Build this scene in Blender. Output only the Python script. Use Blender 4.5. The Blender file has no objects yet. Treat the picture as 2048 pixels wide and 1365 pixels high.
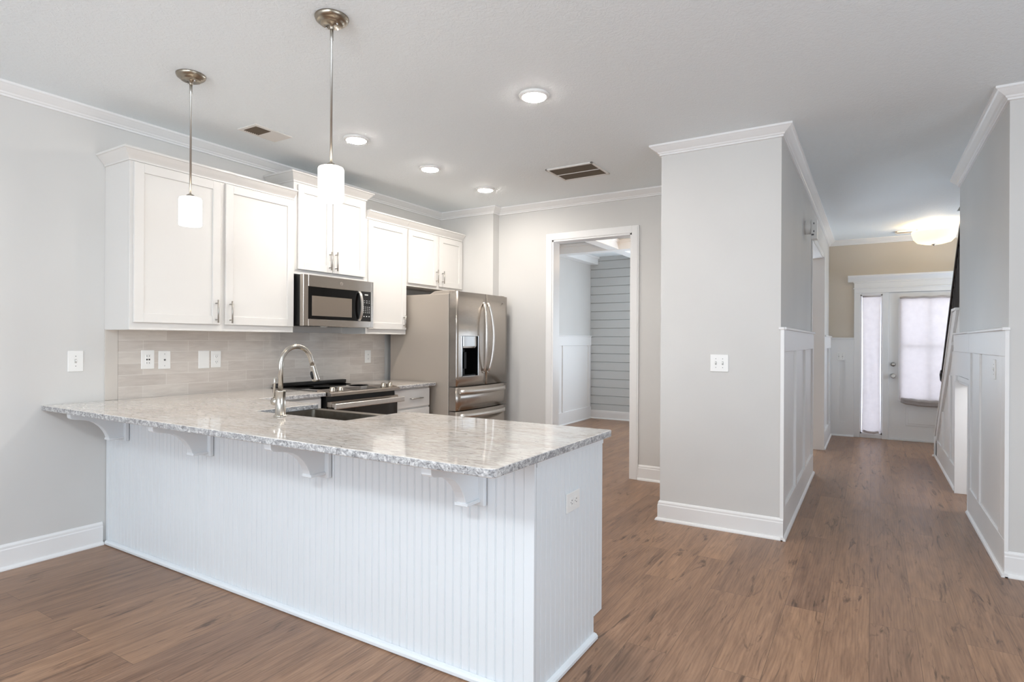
import bpy, bmesh, math, random
from mathutils import Vector, Matrix
random.seed(7)
SC = bpy.context.scene
COL = SC.collection
def lin(c):
    return tuple(((v/255.0)/12.92 if v <= 10.3 else (((v/255.0)+.055)/1.055)**2.4) for v in c) + (1.0,)

# ---------------------------------------------------------------- camera
cam_d = bpy.data.cameras.new('camera'); cam = bpy.data.objects.new('camera', cam_d); COL.objects.link(cam)
cam_d.sensor_width = 36.0; cam_d.lens = 1173.6/2048*36.0; cam_d.clip_start = .05; cam_d.clip_end = 60
cam.matrix_world = (Matrix.Translation((0, 0, 1.308)) @ Matrix.Rotation(math.radians(31.445), 4, 'Z')
                    @ Matrix.Rotation(math.radians(90), 4, 'X') @ Matrix.Rotation(math.radians(.3), 4, 'Z'))
SC.camera = cam
# ---------------------------------------------------------------- world, exposure
W = bpy.data.worlds.new('world'); SC.world = W; W.use_nodes = True
W.node_tree.nodes['Background'].inputs[0].default_value = (.75, .86, 1, 1)
W.node_tree.nodes['Background'].inputs[1].default_value = 1.2
SC.view_settings.view_transform = 'Standard'; SC.view_settings.look = 'None'
SC.view_settings.exposure = 0.22; SC.view_settings.gamma = 1.0
SC.view_settings.use_curve_mapping = False
try:
    SC.cycles.use_denoising = True
    SC.cycles.max_bounces = 10; SC.cycles.diffuse_bounces = 6; SC.cycles.glossy_bounces = 4
    SC.cycles.sample_clamp_indirect = 8.0
    SC.cycles.caustics_reflective = False; SC.cycles.caustics_refractive = False
except Exception:
    pass
# ---------------------------------------------------------------- lamps out of view: rear and dining window daylight, plus added fills
def area(name, loc, size, power, color, target, spread=180):
    d = bpy.data.lights.new(name, 'AREA'); d.shape = 'RECTANGLE'; d.size, d.size_y = size
    d.energy = power; d.color = color; d.spread = math.radians(spread)
    o = bpy.data.objects.new(name, d); COL.objects.link(o); o.location = loc
    o.rotation_euler = (Vector(target)-Vector(loc)).to_track_quat('-Z', 'Y').to_euler()
    return o
area('daylight_rear_window', (-1.6, -2.93, 1.45), (3.6, 1.9), 72, (.80, .90, 1), (-1.6, 4, 2.6))
area('side_fill', (2.52, 1.0, 1.45), (2.6, 1.7), 42, (.78, .89, 1), (-4, 1.0, 2.2))  # added fill from an assumed, unseen side window
area('daylight_dining_window', (-2.0, 9.2, 1.5), (1.6, 1.5), 85, (.74, .87, 1), (-2.8, 4, 2.6))

def bulb(name, loc, power, color, r=.08):
    d = bpy.data.lights.new(name, 'POINT'); d.energy = power; d.color = color; d.shadow_soft_size = r
    o = bpy.data.objects.new(name, d); COL.objects.link(o); o.location = loc; return o
bulb('living_room_fill', (-.9, -.6, 2.38), 88, (.88, .95, 1), .15)  # unseen lamp added behind the camera to brighten ceiling and room
area('foyer_fill', (1.70, 8.85, 1.5), (.9, 1.4), 34, (.70, .84, 1), (-.5, 7.0, 2.6))  # unseen area lamp added to brighten the hall and its ceiling
bulb('closet_fill', (1.15, 5.75, 1.1), 8, (.95, .97, 1), .06)  # unseen lamp added inside the low opening to brighten its far jamb

# ================================================================ geometry helpers
def new_bm(): return bmesh.new()
def bx(bm, x0, x1, y0, y1, z0, z1, bev=0.0, seg=1):
    x0, x1 = min(x0, x1), max(x0, x1); y0, y1 = min(y0, y1), max(y0, y1); z0, z1 = min(z0, z1), max(z0, z1)
    v = [bm.verts.new((x, y, z)) for x in (x0, x1) for y in (y0, y1) for z in (z0, z1)]
    fs = [bm.faces.new([v[i] for i in q]) for q in ((0, 1, 3, 2), (4, 6, 7, 5), (0, 4, 5, 1), (2, 3, 7, 6), (0, 2, 6, 4), (1, 5, 7, 3))]
    if bev > 0:
        es = list({e for f in fs for e in f.edges})
        bmesh.ops.bevel(bm, geom=es, offset=bev, segments=seg, profile=.7, affect='EDGES')
    return bm
def box(x0, x1, y0, y1, z0, z1, bev=0.0, seg=1):
    return bx(new_bm(), x0, x1, y0, y1, z0, z1, bev, seg)
def prism(bm, pts, axis, a0, a1, bev=0.0, seg=1):
    """extrude a 2D polygon; axis 'x': pts=(y,z), 'y': pts=(x,z), 'z': pts=(x,y)"""
    def P(p, a): return (a, p[0], p[1]) if axis == 'x' else ((p[0], a, p[1]) if axis == 'y' else (p[0], p[1], a))
    A = [bm.verts.new(P(p, a0)) for p in pts]; B = [bm.verts.new(P(p, a1)) for p in pts]
    n = len(pts); fs = [bm.faces.new(A), bm.faces.new(B)]
    for i in range(n): fs.append(bm.faces.new((A[i], A[(i+1) % n], B[(i+1) % n], B[i])))
    bmesh.ops.recalc_face_normals(bm, faces=fs)
    if bev > 0:
        es = list({e for f in fs[:2] for e in f.edges})
        bmesh.ops.bevel(bm, geom=es, offset=bev, segments=seg, profile=.5, affect='EDGES')
    return bm
def sweep(bm, path, prof, side=1):
    """profile (d,z) swept along a horizontal polyline, d grows to the right of travel; mitred."""
    n = len(path); rings = []
    def nrm(a, b):
        d = Vector((b[0]-a[0], b[1]-a[1])).normalized(); return Vector((d.y, -d.x))*side
    for i, p in enumerate(path):
        if i == 0: m = nrm(path[0], path[1])
        elif i == n-1: m = nrm(path[-2], path[-1])
        else:
            a, b = nrm(path[i-1], p), nrm(p, path[i+1]); m = (a+b)/(1+a.dot(b))
        rings.append([bm.verts.new((p[0]+m.x*d, p[1]+m.y*d, z)) for d, z in prof])
    k = len(prof); fs = []
    for r0, r1 in zip(rings, rings[1:]):
        for j in range(k): fs.append(bm.faces.new((r0[j], r0[(j+1) % k], r1[(j+1) % k], r1[j])))
    fs.append(bm.faces.new(rings[0])); fs.append(bm.faces.new(rings[-1]))
    bmesh.ops.recalc_face_normals(bm, faces=fs)
    return bm
def lathe(bm, prof, c, axis='z', n=32, cap=True):
    """revolve (r,h) around axis through c"""
    def P(r, h, t):
        u, v = r*math.cos(t), r*math.sin(t)
        return {'z': (c[0]+u, c[1]+v, c[2]+h), 'x': (c[0]+h, c[1]+u, c[2]+v), 'y': (c[0]+u, c[1]+h, c[2]+v)}[axis]
    rings = [[bm.verts.new(P(r, h, 2*math.pi*i/n)) for i in range(n)] for r, h in prof]; fs = []
    for a, b in zip(rings, rings[1:]):
        for i in range(n): fs.append(bm.faces.new((a[i], a[(i+1) % n], b[(i+1) % n], b[i])))
    if cap:
        for r in (rings[0], rings[-1]): fs.append(bm.faces.new(r))
    bmesh.ops.recalc_face_normals(bm, faces=fs)
    for f in fs[:-2] if cap else fs: f.smooth = True
    return bm
def tube(bm, pts, rad, n=12):
    pts = [Vector(p) for p in pts]; rings = []
    rads = rad if isinstance(rad, (list, tuple)) else [rad]*len(pts)
    up = None
    for i, p in enumerate(pts):
        t = ((pts[i+1]-p) if i == 0 else (p-pts[i-1]) if i == len(pts)-1 else ((pts[i+1]-p).normalized()+(p-pts[i-1]).normalized())).normalized()
        if up is None: up = Vector((0, 0, 1)) if abs(t.z) < .9 else Vector((1, 0, 0))
        a = t.cross(up).normalized(); b = a.cross(t).normalized(); up = b
        rings.append([bm.verts.new(p+(a*math.cos(2*math.pi*k/n)+b*math.sin(2*math.pi*k/n))*rads[i]) for k in range(n)])
    fs = []
    for r0, r1 in zip(rings, rings[1:]):
        for k in range(n):
            f = bm.faces.new((r0[k], r0[(k+1) % n], r1[(k+1) % n], r1[k])); f.smooth = True; fs.append(f)
    fs.append(bm.faces.new(rings[0])); fs.append(bm.faces.new(rings[-1]))
    bmesh.ops.recalc_face_normals(bm, faces=fs)
    return bm
def obj(name, bm, m, parent=None, org=None):
    """link bm (world coordinates) as one mesh; its origin sits at org or at the parent's origin"""
    o0 = Vector(org) if org is not None else (Vector(parent['_o']) if parent is not None else Vector((0, 0, 0)))
    me = bpy.data.meshes.new(name); bmesh.ops.translate(bm, verts=bm.verts, vec=-o0)
    bm.normal_update(); bm.to_mesh(me); bm.free()
    o = bpy.data.objects.new(name, me); COL.objects.link(o)
    if m: me.materials.append(m)
    if parent is not None:
        o.parent = parent; o.location = o0-Vector(parent['_o'])
    else: o.location = o0
    o['_o'] = tuple(o0)
    return o
def tag(o, label, cat, group=None):
    o['label'] = label; o['category'] = cat
    if group: o['group'] = group
    return o
def thing(name, label, cat, loc, group=None):
    o = bpy.data.objects.new(name, None); COL.objects.link(o); o.location = loc; o.empty_display_size = .1
    o['_o'] = tuple(loc); return tag(o, label, cat, group)
def struct(name, bm, m, parent=None):
    o = obj(name, bm, m, parent)
    if parent is None: o['kind'] = 'structure'
    return o
def dup(root, loc, label):
    r = root.copy(); COL.objects.link(r); r.location = loc; r['label'] = label
    for ch in list(root.children):
        c = ch.copy(); COL.objects.link(c); c.parent = r
        for g in ch.children:
            d = g.copy(); COL.objects.link(d); d.parent = c
    return r

# ================================================================ materials
def mat(name, col, rough=.5, metal=0., spec=.5, coat=0.):
    m = bpy.data.materials.new(name); m.use_nodes = True; nt = m.node_tree; b = nt.nodes['Principled BSDF']
    b.inputs['Base Color'].default_value = lin(col); b.inputs['Roughness'].default_value = rough
    b.inputs['Metallic'].default_value = metal; b.inputs['Specular IOR Level'].default_value = spec
    b.inputs['Coat Weight'].default_value = coat
    return m
def nodes(m): return m.node_tree.nodes, m.node_tree.links, m.node_tree.nodes['Principled BSDF']
def coords(m, sc=(1, 1, 1), swap=None):
    n, l, b = nodes(m); g = n.new('ShaderNodeNewGeometry'); mp = n.new('ShaderNodeMapping')
    mp.inputs['Scale'].default_value = sc; l.new(g.outputs['Position'], mp.inputs['Vector']); return mp.outputs[0]
def noise(m, vec, scale, detail=3, rough=.5, dist=0.):
    n, l, b = nodes(m); t = n.new('ShaderNodeTexNoise'); t.inputs['Scale'].default_value = scale
    t.inputs['Detail'].default_value = detail; t.inputs['Roughness'].default_value = rough; t.inputs['Distortion'].default_value = dist
    l.new(vec, t.inputs['Vector']); return t.outputs['Fac']
def ramp(m, fac, stops):
    n, l, b = nodes(m); r = n.new('ShaderNodeValToRGB'); e = r.color_ramp.elements
    while len(e) < len(stops): e.new(.5)
    for i, (p, c) in enumerate(stops):
        e[i].position = p; e[i].color = c if len(c) == 4 else lin(c)
    l.new(fac, r.inputs[0]); return r.outputs[0]
def mix(m, fac, a, c, mode='MIX'):
    n, l, b = nodes(m); x = n.new('ShaderNodeMix'); x.data_type = 'RGBA'; x.blend_type = mode
    for s, v in ((x.inputs[0], fac), (x.inputs[6], a), (x.inputs[7], c)):
        if hasattr(v, 'is_linked') or hasattr(v, 'links'): l.new(v, s)
        elif isinstance(v, (int, float)): s.default_value = v
        else: s.default_value = lin(v)
    return x.outputs[2]
def math_(m, op, a, c=0.):
    n, l, b = nodes(m); x = n.new('ShaderNodeMath'); x.operation = op
    for s, v in ((x.inputs[0], a), (x.inputs[1], c)):
        if isinstance(v, (int, float)): s.default_value = v
        else: l.new(v, s)
    return x.outputs[0]
def bump(m, h, strength, dist=.002):
    n, l, b = nodes(m); x = n.new('ShaderNodeBump'); x.inputs['Strength'].default_value = strength
    x.inputs['Distance'].default_value = dist; l.new(h, x.inputs['Height']); l.new(x.outputs[0], b.inputs['Normal']); return x
def basecol(m, c): nodes(m)[1].new(c, nodes(m)[2].inputs['Base Color'])

def paint(name, col, rough=.55, var=3, b=.05, sc=60):
    m = mat(name, col, rough, spec=.3); v = coords(m)
    lo = tuple(max(0, c-var) for c in col); hi = tuple(min(255, c+var) for c in col)
    basecol(m, ramp(m, noise(m, v, 1.3, 2), [(.3, lo), (.7, hi)])); bump(m, noise(m, v, sc, 2), b, .001)
    return m
M_wall = paint('greige_wall_paint', (211, 209, 206))
M_foyer = paint('beige_wall_paint', (208, 198, 184))
M_trim = paint('white_trim_paint', (236, 235, 234), .35, 1, .01)
M_cab = paint('white_cabinet_paint', (222, 219, 215), .32, 1, .01)
M_pen = paint('white_peninsula_paint', (228, 232, 235), .35, 1, .01)
M_plate = mat('white_plastic', (238, 237, 234), .3)
M_slot2 = mat('toggle_slot_grey', (176, 174, 170), .6)
M_slot = mat('outlet_slot_grey', (95, 95, 95), .6)
# ceiling, knocked-down plaster texture
M_ceil = mat('textured_ceiling', (239, 245, 248), .75, spec=.2)
v = coords(M_ceil, (1, 1, 1)); f = noise(M_ceil, v, 34, 3, .55, 1.6)
bump(M_ceil, ramp(M_ceil, f, [(.44, (0, 0, 0, 1)), (.56, (1, 1, 1, 1))]), .3, .003)
# floor
M_floor = mat('vinyl_plank_floor', (150, 120, 100), .33, spec=.38)
n, l, b = nodes(M_floor)
g = n.new('ShaderNodeNewGeometry'); sp = n.new('ShaderNodeSeparateXYZ'); l.new(g.outputs['Position'], sp.inputs[0])
cb = n.new('ShaderNodeCombineXYZ'); l.new(sp.outputs['Y'], cb.inputs['X']); l.new(sp.outputs['X'], cb.inputs['Y'])
br = n.new('ShaderNodeTexBrick'); l.new(cb.outputs[0], br.inputs['Vector']); br.offset = .37; br.offset_frequency = 2; br.squash = 1
br.inputs['Color1'].default_value = (0, 0, 0, 1); br.inputs['Color2'].default_value = (1, 1, 1, 1); br.inputs['Mortar'].default_value = (.5, .5, .5, 1)
br.inputs['Scale'].default_value = 1; br.inputs['Mortar Size'].default_value = .0012; br.inputs['Mortar Smooth'].default_value = .5
br.inputs['Brick Width'].default_value = 1.22; br.inputs['Row Height'].default_value = .18; br.inputs['Bias'].default_value = 0
# per-plank shift of the grain
ad = n.new('ShaderNodeVectorMath'); ad.operation = 'MULTIPLY_ADD'
l.new(br.outputs['Color'], ad.inputs[0]); ad.inputs[1].default_value = (17, 9, 31); l.new(g.outputs['Position'], ad.inputs[2])
mp = n.new('ShaderNodeMapping'); mp.inputs['Scale'].default_value = (1, .085, 1); l.new(ad.outputs[0], mp.inputs['Vector'])
fine = noise(M_floor, mp.outputs[0], 62, 4, .6, .5)
mp2 = n.new('ShaderNodeMapping'); mp2.inputs['Scale'].default_value = (1, .13, 1); l.new(ad.outputs[0], mp2.inputs['Vector'])
broad = noise(M_floor, mp2.outputs[0], 9, 3, .55, 1.5)
knot = noise(M_floor, mp2.outputs[0], 13, 4, .65, 2.2)
wv = n.new('ShaderNodeTexWave'); wv.wave_type = 'BANDS'; wv.bands_direction = 'X'; wv.inputs['Scale'].default_value = 22
mp3 = n.new('ShaderNodeMapping'); mp3.inputs['Scale'].default_value = (1, .10, 1); l.new(ad.outputs[0], mp3.inputs['Vector']); l.new(mp3.outputs[0], wv.inputs['Vector'])
wv.inputs['Distortion'].default_value = 9; wv.inputs['Detail'].default_value = 2; wv.inputs['Detail Scale'].default_value = 1.1; wv.inputs['Detail Roughness'].default_value = .5
c1 = ramp(M_floor, broad, [(.25, (108, 80, 62)), (.45, (148, 114, 90)), (.72, (172, 136, 109))])
c1 = mix(M_floor, .22, c1, ramp(M_floor, wv.outputs['Fac'], [(.1, (108, 80, 62)), (.6, (170, 135, 108))]))
c2 = mix(M_floor, .36, c1, ramp(M_floor, fine, [(.32, (100, 72, 54)), (.68, (186, 150, 122))]))
c3 = mix(M_floor, ramp(M_floor, knot, [(.58, (0, 0, 0, 1)), (.70, (.8, .8, .8, 1))]), c2, (72, 52, 41))
tone = ramp(M_floor, br.outputs['Color'], [(0, (226, 224, 226)), (1, (255, 252, 247))])
c4 = mix(M_floor, 1.0, c3, tone, 'MULTIPLY')
c5 = mix(M_floor, math_(M_floor, 'MULTIPLY', br.outputs['Fac'], .75), c4, (84, 64, 52))
basecol(M_floor, c5)
hh = math_(M_floor, 'SUBTRACT', math_(M_floor, 'MULTIPLY', fine, .35), br.outputs['Fac']); bump(M_floor, hh, .25, .0012)
l.new(ramp(M_floor, fine, [(.2, (.27, .27, .27, 1)), (.8, (.42, .42, .42, 1))]), b.inputs['Roughness'])
# granite
def granite(name, edge=False):
    m = mat(name, (205, 198, 190), .07 if not edge else .2, spec=.5, coat=.3 if not edge else 0); m.node_tree.nodes['Principled BSDF'].inputs['Coat Roughness'].default_value = .03
    v = coords(m, (.24, 1, 1) if not edge else (.75, .75, 1))
    a = noise(m, v, 62, 4, .62, .8); s = noise(m, v, 170, 3, .6, .6); d = noise(m, v, 105, 4, .7, 1.0); w = noise(m, v, 5, 3, .5, .8)
    if edge:
        col = ramp(m, a, [(.35, (84, 84, 88)), (.50, (156, 156, 158)), (.66, (226, 225, 224))])
        col = mix(m, .35, col, ramp(m, s, [(.3, (110, 108, 108)), (.7, (240, 238, 236))]))
    else:
        col = ramp(m, a, [(.30, (128, 120, 114)), (.44, (203, 194, 185)), (.62, (240, 235, 229))])
        col = mix(m, .3, col, ramp(m, s, [(.3, (168, 158, 150)), (.7, (240, 234, 226))]))
        col = mix(m, .25, col, ramp(m, w, [(.35, (205, 190, 178)), (.65, (222, 222, 222))]))
    col = mix(m, ramp(m, d, [(.61 if not edge else .58, (0, 0, 0, 1)), (.67, (.9, .9, .9, 1))]), col, (72, 68, 68))
    basecol(m, col); return m
M_gran = granite('polished_granite'); M_gedge = granite('granite_edge', True)
# backsplash tile
M_tile = mat('stone_subway_tile', (190, 182, 174), .3)
n, l, b = nodes(M_tile); g = n.new('ShaderNodeNewGeometry'); sp = n.new('ShaderNodeSeparateXYZ'); l.new(g.outputs['Position'], sp.inputs[0])
cb = n.new('ShaderNodeCombineXYZ'); l.new(math_(M_tile, 'SUBTRACT', sp.outputs['Y'], 1.915-.305), cb.inputs['X']); l.new(math_(M_tile, 'SUBTRACT', sp.outputs['Z'], .914-.0765*2+.003), cb.inputs['Y'])
br = n.new('ShaderNodeTexBrick'); l.new(cb.outputs[0], br.inputs['Vector']); br.offset = .5; br.offset_frequency = 2
br.inputs['Color1'].default_value = (0, 0, 0, 1); br.inputs['Color2'].default_value = (1, 1, 1, 1); br.inputs['Mortar'].default_value = (.5, .5, .5, 1)
br.inputs['Scale'].default_value = 1; br.inputs['Mortar Size'].default_value = .0016; br.inputs['Mortar Smooth'].default_value = .1; br.inputs['Brick Width'].default_value = .305; br.inputs['Row Height'].default_value = .0765
vv = coords(M_tile, (1, 1, 7)); st = noise(M_tile, vv, 6, 4, .6, .6)
tc = ramp(M_tile, br.outputs['Color'], [(0, (192, 183, 175)), (.5, (203, 194, 186)), (1, (213, 206, 198))])
tc = mix(M_tile, .28, tc, ramp(M_tile, st, [(.3, (172, 162, 154)), (.7, (225, 219, 211))]))
basecol(M_tile, mix(M_tile, br.outputs['Fac'], tc, (218, 212, 205))); bump(M_tile, math_(M_tile, 'SUBTRACT', 1.0, br.outputs['Fac']), .35, .001)
# metals
def brushed(name, col, rough, sc, b_=.04):
    m = mat(name, col, rough, 1.0); v = coords(m, sc); f = noise(m, v, 30, 3)
    bump(m, f, b_, .0006); lo = tuple(max(0, c-7) for c in col); hi = tuple(min(255, c+7) for c in col)
    basecol(m, ramp(m, f, [(.3, lo), (.7, hi)])); return m
M_steel = brushed('brushed_stainless_steel', (178, 170, 162), .27, (1, 1, 22))
M_steelb = brushed('bright_stainless_steel', (214, 210, 205), .36, (1, 20, 1))
M_side = mat('grey_painted_steel', (176, 166, 155), .38, .3)
M_nickel = brushed('brushed_nickel', (190, 184, 175), .24, (20, 20, 1), .02)
M_canopy = mat('satin_nickel_canopy', (158, 148, 134), .3, 1.0)
M_handle = mat('satin_nickel_pull', (176, 172, 166), .32, 1.0)
M_knob = mat('polished_knob', (205, 196, 182), .16, 1.0)
M_sink = brushed('sink_steel', (150, 143, 133), .33, (1, 1, 1), .03)
M_black = mat('black_gloss', (10, 9, 9), .10, spec=.25)
M_blackm = mat('black_matte', (18, 17, 17), .45)
M_glassdk = mat('microwave_window_mesh', (112, 102, 92), .22)
M_oven = mat('oven_glass', (26, 20, 16), .06)
M_cook = mat('black_ceramic_cooktop', (40, 37, 35), .05, spec=1.0, coat=.5)
M_key = mat('keypad_print', (232, 230, 228), .5)
M_chrome = mat('chrome_trim', (215, 215, 215), .1, 1.0)
M_iron = mat('dark_wood_rail', (30, 24, 23), .3)
M_vent = mat('vent_white', (226, 223, 218), .5)
M_ventdk = mat('vent_shadow_filter', (62, 52, 42), .9)
M_ventsl = mat('vent_slat_brown', (112, 97, 80), .6)
M_ship = paint('shiplap_paint', (205, 208, 208), .45, 1, .01)
M_fab = mat('linen_shade', (214, 208, 205), .9, spec=.1)
n, l, b = nodes(M_fab); fw = noise(M_fab, coords(M_fab, (1, 1, 1)), 12, 3)
basecol(M_fab, ramp(M_fab, fw, [(.3, (205, 199, 197)), (.7, (222, 217, 214))]))
tr = n.new('ShaderNodeBsdfTranslucent'); tr.inputs[0].default_value = lin((226, 218, 214)); ms = n.new('ShaderNodeMixShader'); ms.inputs[0].default_value = .5
out = n['Material Output']; l.new(b.outputs[0], ms.inputs[1]); l.new(tr.outputs[0], ms.inputs[2]); l.new(ms.outputs[0], out.inputs['Surface'])
def emis(name, col, s, base=(250, 250, 250)):
    m = mat(name, base, .4); b = nodes(m)[2]; b.inputs['Emission Color'].default_value = lin(col); b.inputs['Emission Strength'].default_value = s; return m
M_led = emis('led_lens', (255, 248, 239), 235)
M_shade = emis('frosted_glass_lit', (255, 240, 218), 5)
M_bowl = emis('alabaster_bowl_lit', (255, 226, 178), 1.15, (240, 230, 205))
M_sky = emis('daylight_pane', (218, 228, 250), 1.35)

# ================================================================ room shell
XL, CZ = -4.173, 2.743
HX, RX = -.51, .66            # hallway side walls
YB1, YB2, YP = 5.259, 5.375, 4.25
FY = 9.45                      # entry wall
struct('floor', box(-4.6, 2.9, -3.2, 9.9, -.12, 0), M_floor)
bm = new_bm()                  # ceiling with the stairwell opening
for q in ((-4.6, .79, -3.2, 9.9), (1.75, 2.9, -3.2, 9.9), (.79, 1.75, -3.2, 4.6), (.79, 1.75, 7.95, 9.9)): bx(bm, q[0], q[1], q[2], q[3], CZ, CZ+.15)
struct('ceiling', bm, M_ceil)
struct('wall_left', box(XL-.15, XL, -3.2, 5.5, 0, CZ), M_wall)
bm = box(XL, -3.46, YB1, YB2+.12, 0, CZ)      # stepped back wall with the cased opening
OX0, OX1, OZ = -2.80, -1.945, 2.345
bx(bm, -3.46, OX0, YB2, YB2+.12, 0, CZ); bx(bm, OX1, -1.318, YB2, YB2+.12, 0, CZ); bx(bm, OX0, OX1, YB2, YB2+.12, OZ, CZ)
struct('wall_back', bm, M_wall)
# projecting wall block beside the hallway
bm = box(-1.318, HX, YP, YP+.12, 0, CZ); bx(bm, -1.318, -1.20, YP+.12, YB2+.12, 0, CZ)
struct('wall_pillar', bm, M_wall)
HO0, HO1, HOZ = 6.60, 8.08, 2.35
bm = box(HX-.12, HX, YP+.12, HO0, 0, CZ); bx(bm, HX-.12, HX, HO0, HO1, HOZ, CZ); bx(bm, HX-.12, HX, HO1, FY, 0, CZ)
struct('wall_hall', bm, M_wall)
NO0, NO1, NOZ = 5.70, 6.40, .985   # low opening under the stairs
bm = box(RX, RX+.12, YP+.013, NO0, 0, CZ); bx(bm, RX, RX+.12, NO0, 6.42, NOZ, CZ); bx(bm, RX, RX+.12, NO1, NO1+.02, 0, NOZ)
struct('wall_right', bm, M_wall)
struct('wall_front_right', box(RX+.12, 2.9, YP+.013, YP+.133, 0, CZ), M_wall)
struct('wall_entry', (lambda b_: (bx(b_, -4.4, -.2, FY, FY+.15, 0, CZ), bx(b_, -.2, 1.2, FY, FY+.15, 2.10, CZ), bx(b_, 1.2, 2.9, FY, FY+.15, 0, CZ), b_)[-1])(new_bm()), M_foyer)
struct('wall_side', (lambda b_: (bx(b_, 2.6, 2.75, -3.2, -.3, 0, CZ), bx(b_, 2.6, 2.75, -.3, 2.3, 0, .6), bx(b_, 2.6, 2.75, -.3, 2.3, 2.3, CZ), bx(b_, 2.6, 2.75, 2.3, YP+.013, 0, CZ), b_)[-1])(new_bm()), M_wall)
struct('wall_rear', (lambda b_: (bx(b_, -4.3, -3.4, -3.15, -3.0, 0, CZ), bx(b_, -3.4, .2, -3.15, -3.0, 0, .5), bx(b_, -3.4, .2, -3.15, -3.0, 2.4, CZ), bx(b_, .2, 2.75, -3.15, -3.0, 0, CZ), b_)[-1])(new_bm()), M_wall)
struct('wall_stairwell', (lambda b_: (bx(b_, 1.75, 1.87, YP+.13, FY, 0, 4.2), bx(b_, .79, 1.75, 7.95, 8.07, CZ+.15, 4.2), bx(b_, .67, .79, 4.4, 8.07, CZ+.15, 4.2), bx(b_, .67, 1.87, 4.4, 4.52, CZ+.15, 4.2), bx(b_, .67, 1.87, 4.4, 8.07, 4.2, 4.3), b_)[-1])(new_bm()), M_foyer)
# dining room behind the kitchen
DX, DY = -4.09, 9.27
struct('wall_dining', box(DX-.12, DX, YB2+.12, DY, 0, CZ), M_wall)
bm = new_bm()
z = .10; bx(bm, DX, HX-.12, DY, DY+.1, 0, CZ)
while z < CZ:
    z1 = min(z+.1425, CZ); bx(bm, DX, HX-.12, DY-.016, DY, z+.009, z1, .002); z = z1
struct('wall_shiplap', bm, M_ship)

# ---- mouldings
crown = [(0, CZ), (.072, CZ), (.072, CZ-.012), (.064, CZ-.017), (.056, CZ-.024), (.034, CZ-.040), (.024, CZ-.046), (.020, CZ-.054), (.012, CZ-.058), (.012, CZ-.068), (0, CZ-.070)]
crown = [(d, CZ-(CZ-z)*1.02) for d, z in crown]
base = [(0, 0), (.014, 0), (.014, .112), (.011, .118), (.011, .130), (.007, .138), (.004, .143), (0, .143)]
shoe = [(0, 0), (.030, 0), (.030, .006), (.026, .014), (.020, .019), (.012, .021), (0, .021)]
struct('trim_1', sweep(new_bm(), [(XL, -3.0), (XL, YB1), (-3.46, YB1), (-3.46, YB2), (-1.318, YB2), (-1.318, YP), (HX, YP), (HX, FY), (1.74, FY)], crown), M_trim)
struct('trim_2', sweep(new_bm(), [(RX, 6.42), (RX, YP+.013), (2.6, YP+.013)], crown), M_trim)
def baseb(name, path, b2=True):
    bm = sweep(new_bm(), path, base) if b2 else new_bm()
    sweep(bm, path, shoe); return struct(name, bm, M_trim)
baseb('baseboard_left', [(XL, -3.0), (XL, 1.83)])
baseb('baseboard_back', [(OX1+.066, YB2), (-1.318, YB2), (-1.318, YP), (HX+.022, YP)])
baseb('baseboard_front_right', [(RX-.015, YP+.013), (2.6, YP+.013)])
# ---- cased openings
def casing(name, xa, xb, zt, y, w=.07, t=.018, jamb=.12, mt=M_trim):
    bm = new_bm()
    for x0, x1 in ((xa-w, xa), (xb, xb+w)):
        bx(bm, x0, x1, y-t, y, 0, zt+w, .003); bx(bm, x0+.012 if x0 < xa else x0, x1 if x0 < xa else x1-.012, y-t-.004, y-t+.002, 0, zt+w-.012, .002)
    bx(bm, xa, xb, y-t, y, zt, zt+w, .003); bx(bm, xa, xb, y-t-.004, y-t+.002, zt, zt+w-.012, .002)
    bx(bm, xa, xa+.016, y-t+.003, y+jamb+.004, 0, zt); bx(bm, xb-.016, xb, y-t+.003, y+jamb+.004, 0, zt); bx(bm, xa, xb, y-t+.003, y+jamb+.004, zt-.016, zt)
    return struct(name, bm, mt)
casing('door_1', OX0, OX1, OZ, YB2)
bm = new_bm()                   # hallway opening, thin white liner
bx(bm, HX-.124, HX+.004, HO0-.002, HO0+.014, 0, HOZ); bx(bm, HX-.124, HX+.03, HO1-.014, HO1+.06, 0, HOZ); bx(bm, HX-.124, HX+.004, HO0, HO1, HOZ-.014, HOZ+.002)
bx(bm, HX-.001, HX+.010, HO0-.06, HO0, 1.42, HOZ+.06); bx(bm, HX-.001, HX+.010, HO0-.06, HO1+.06, HOZ, HOZ+.06)
struct('door_2', bm, M_trim)
bm = new_bm()                   # liner of the low opening
bx(bm, RX-.034, RX+.13, NO1-.02, NO1, 0, NOZ, .002); bx(bm, RX-.008, RX+.13, NO0+.018, NO1-.02, NOZ-.02, NOZ, .002); bx(bm, RX-.02, RX+.13, NO0, NO0+.018, 0, NOZ)
bx(bm, RX-.028, RX, NO1+.001, NO1+.07, 0, NOZ+.04, .003); bx(bm, RX-.012, RX, NO0, NO1, NOZ+.001, NOZ+.04, .002)
struct('door_3', bm, M_trim)
struct('wall_closet', (lambda b_: (bx(b_, RX+.13, 1.7, NO0-.4, NO0-.36, 0, 1.6), bx(b_, RX+.13, 1.7, NO1+.3, NO1+.34, 0, 1.0), bx(b_, 1.68, 1.74, NO0-.4, NO1+.3, 0, 1.6), bx(b_, RX+.13, 1.7, NO0-.4, NO1+.3, 1.3, 1.34), b_)[-1])(new_bm()), M_trim)

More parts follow.
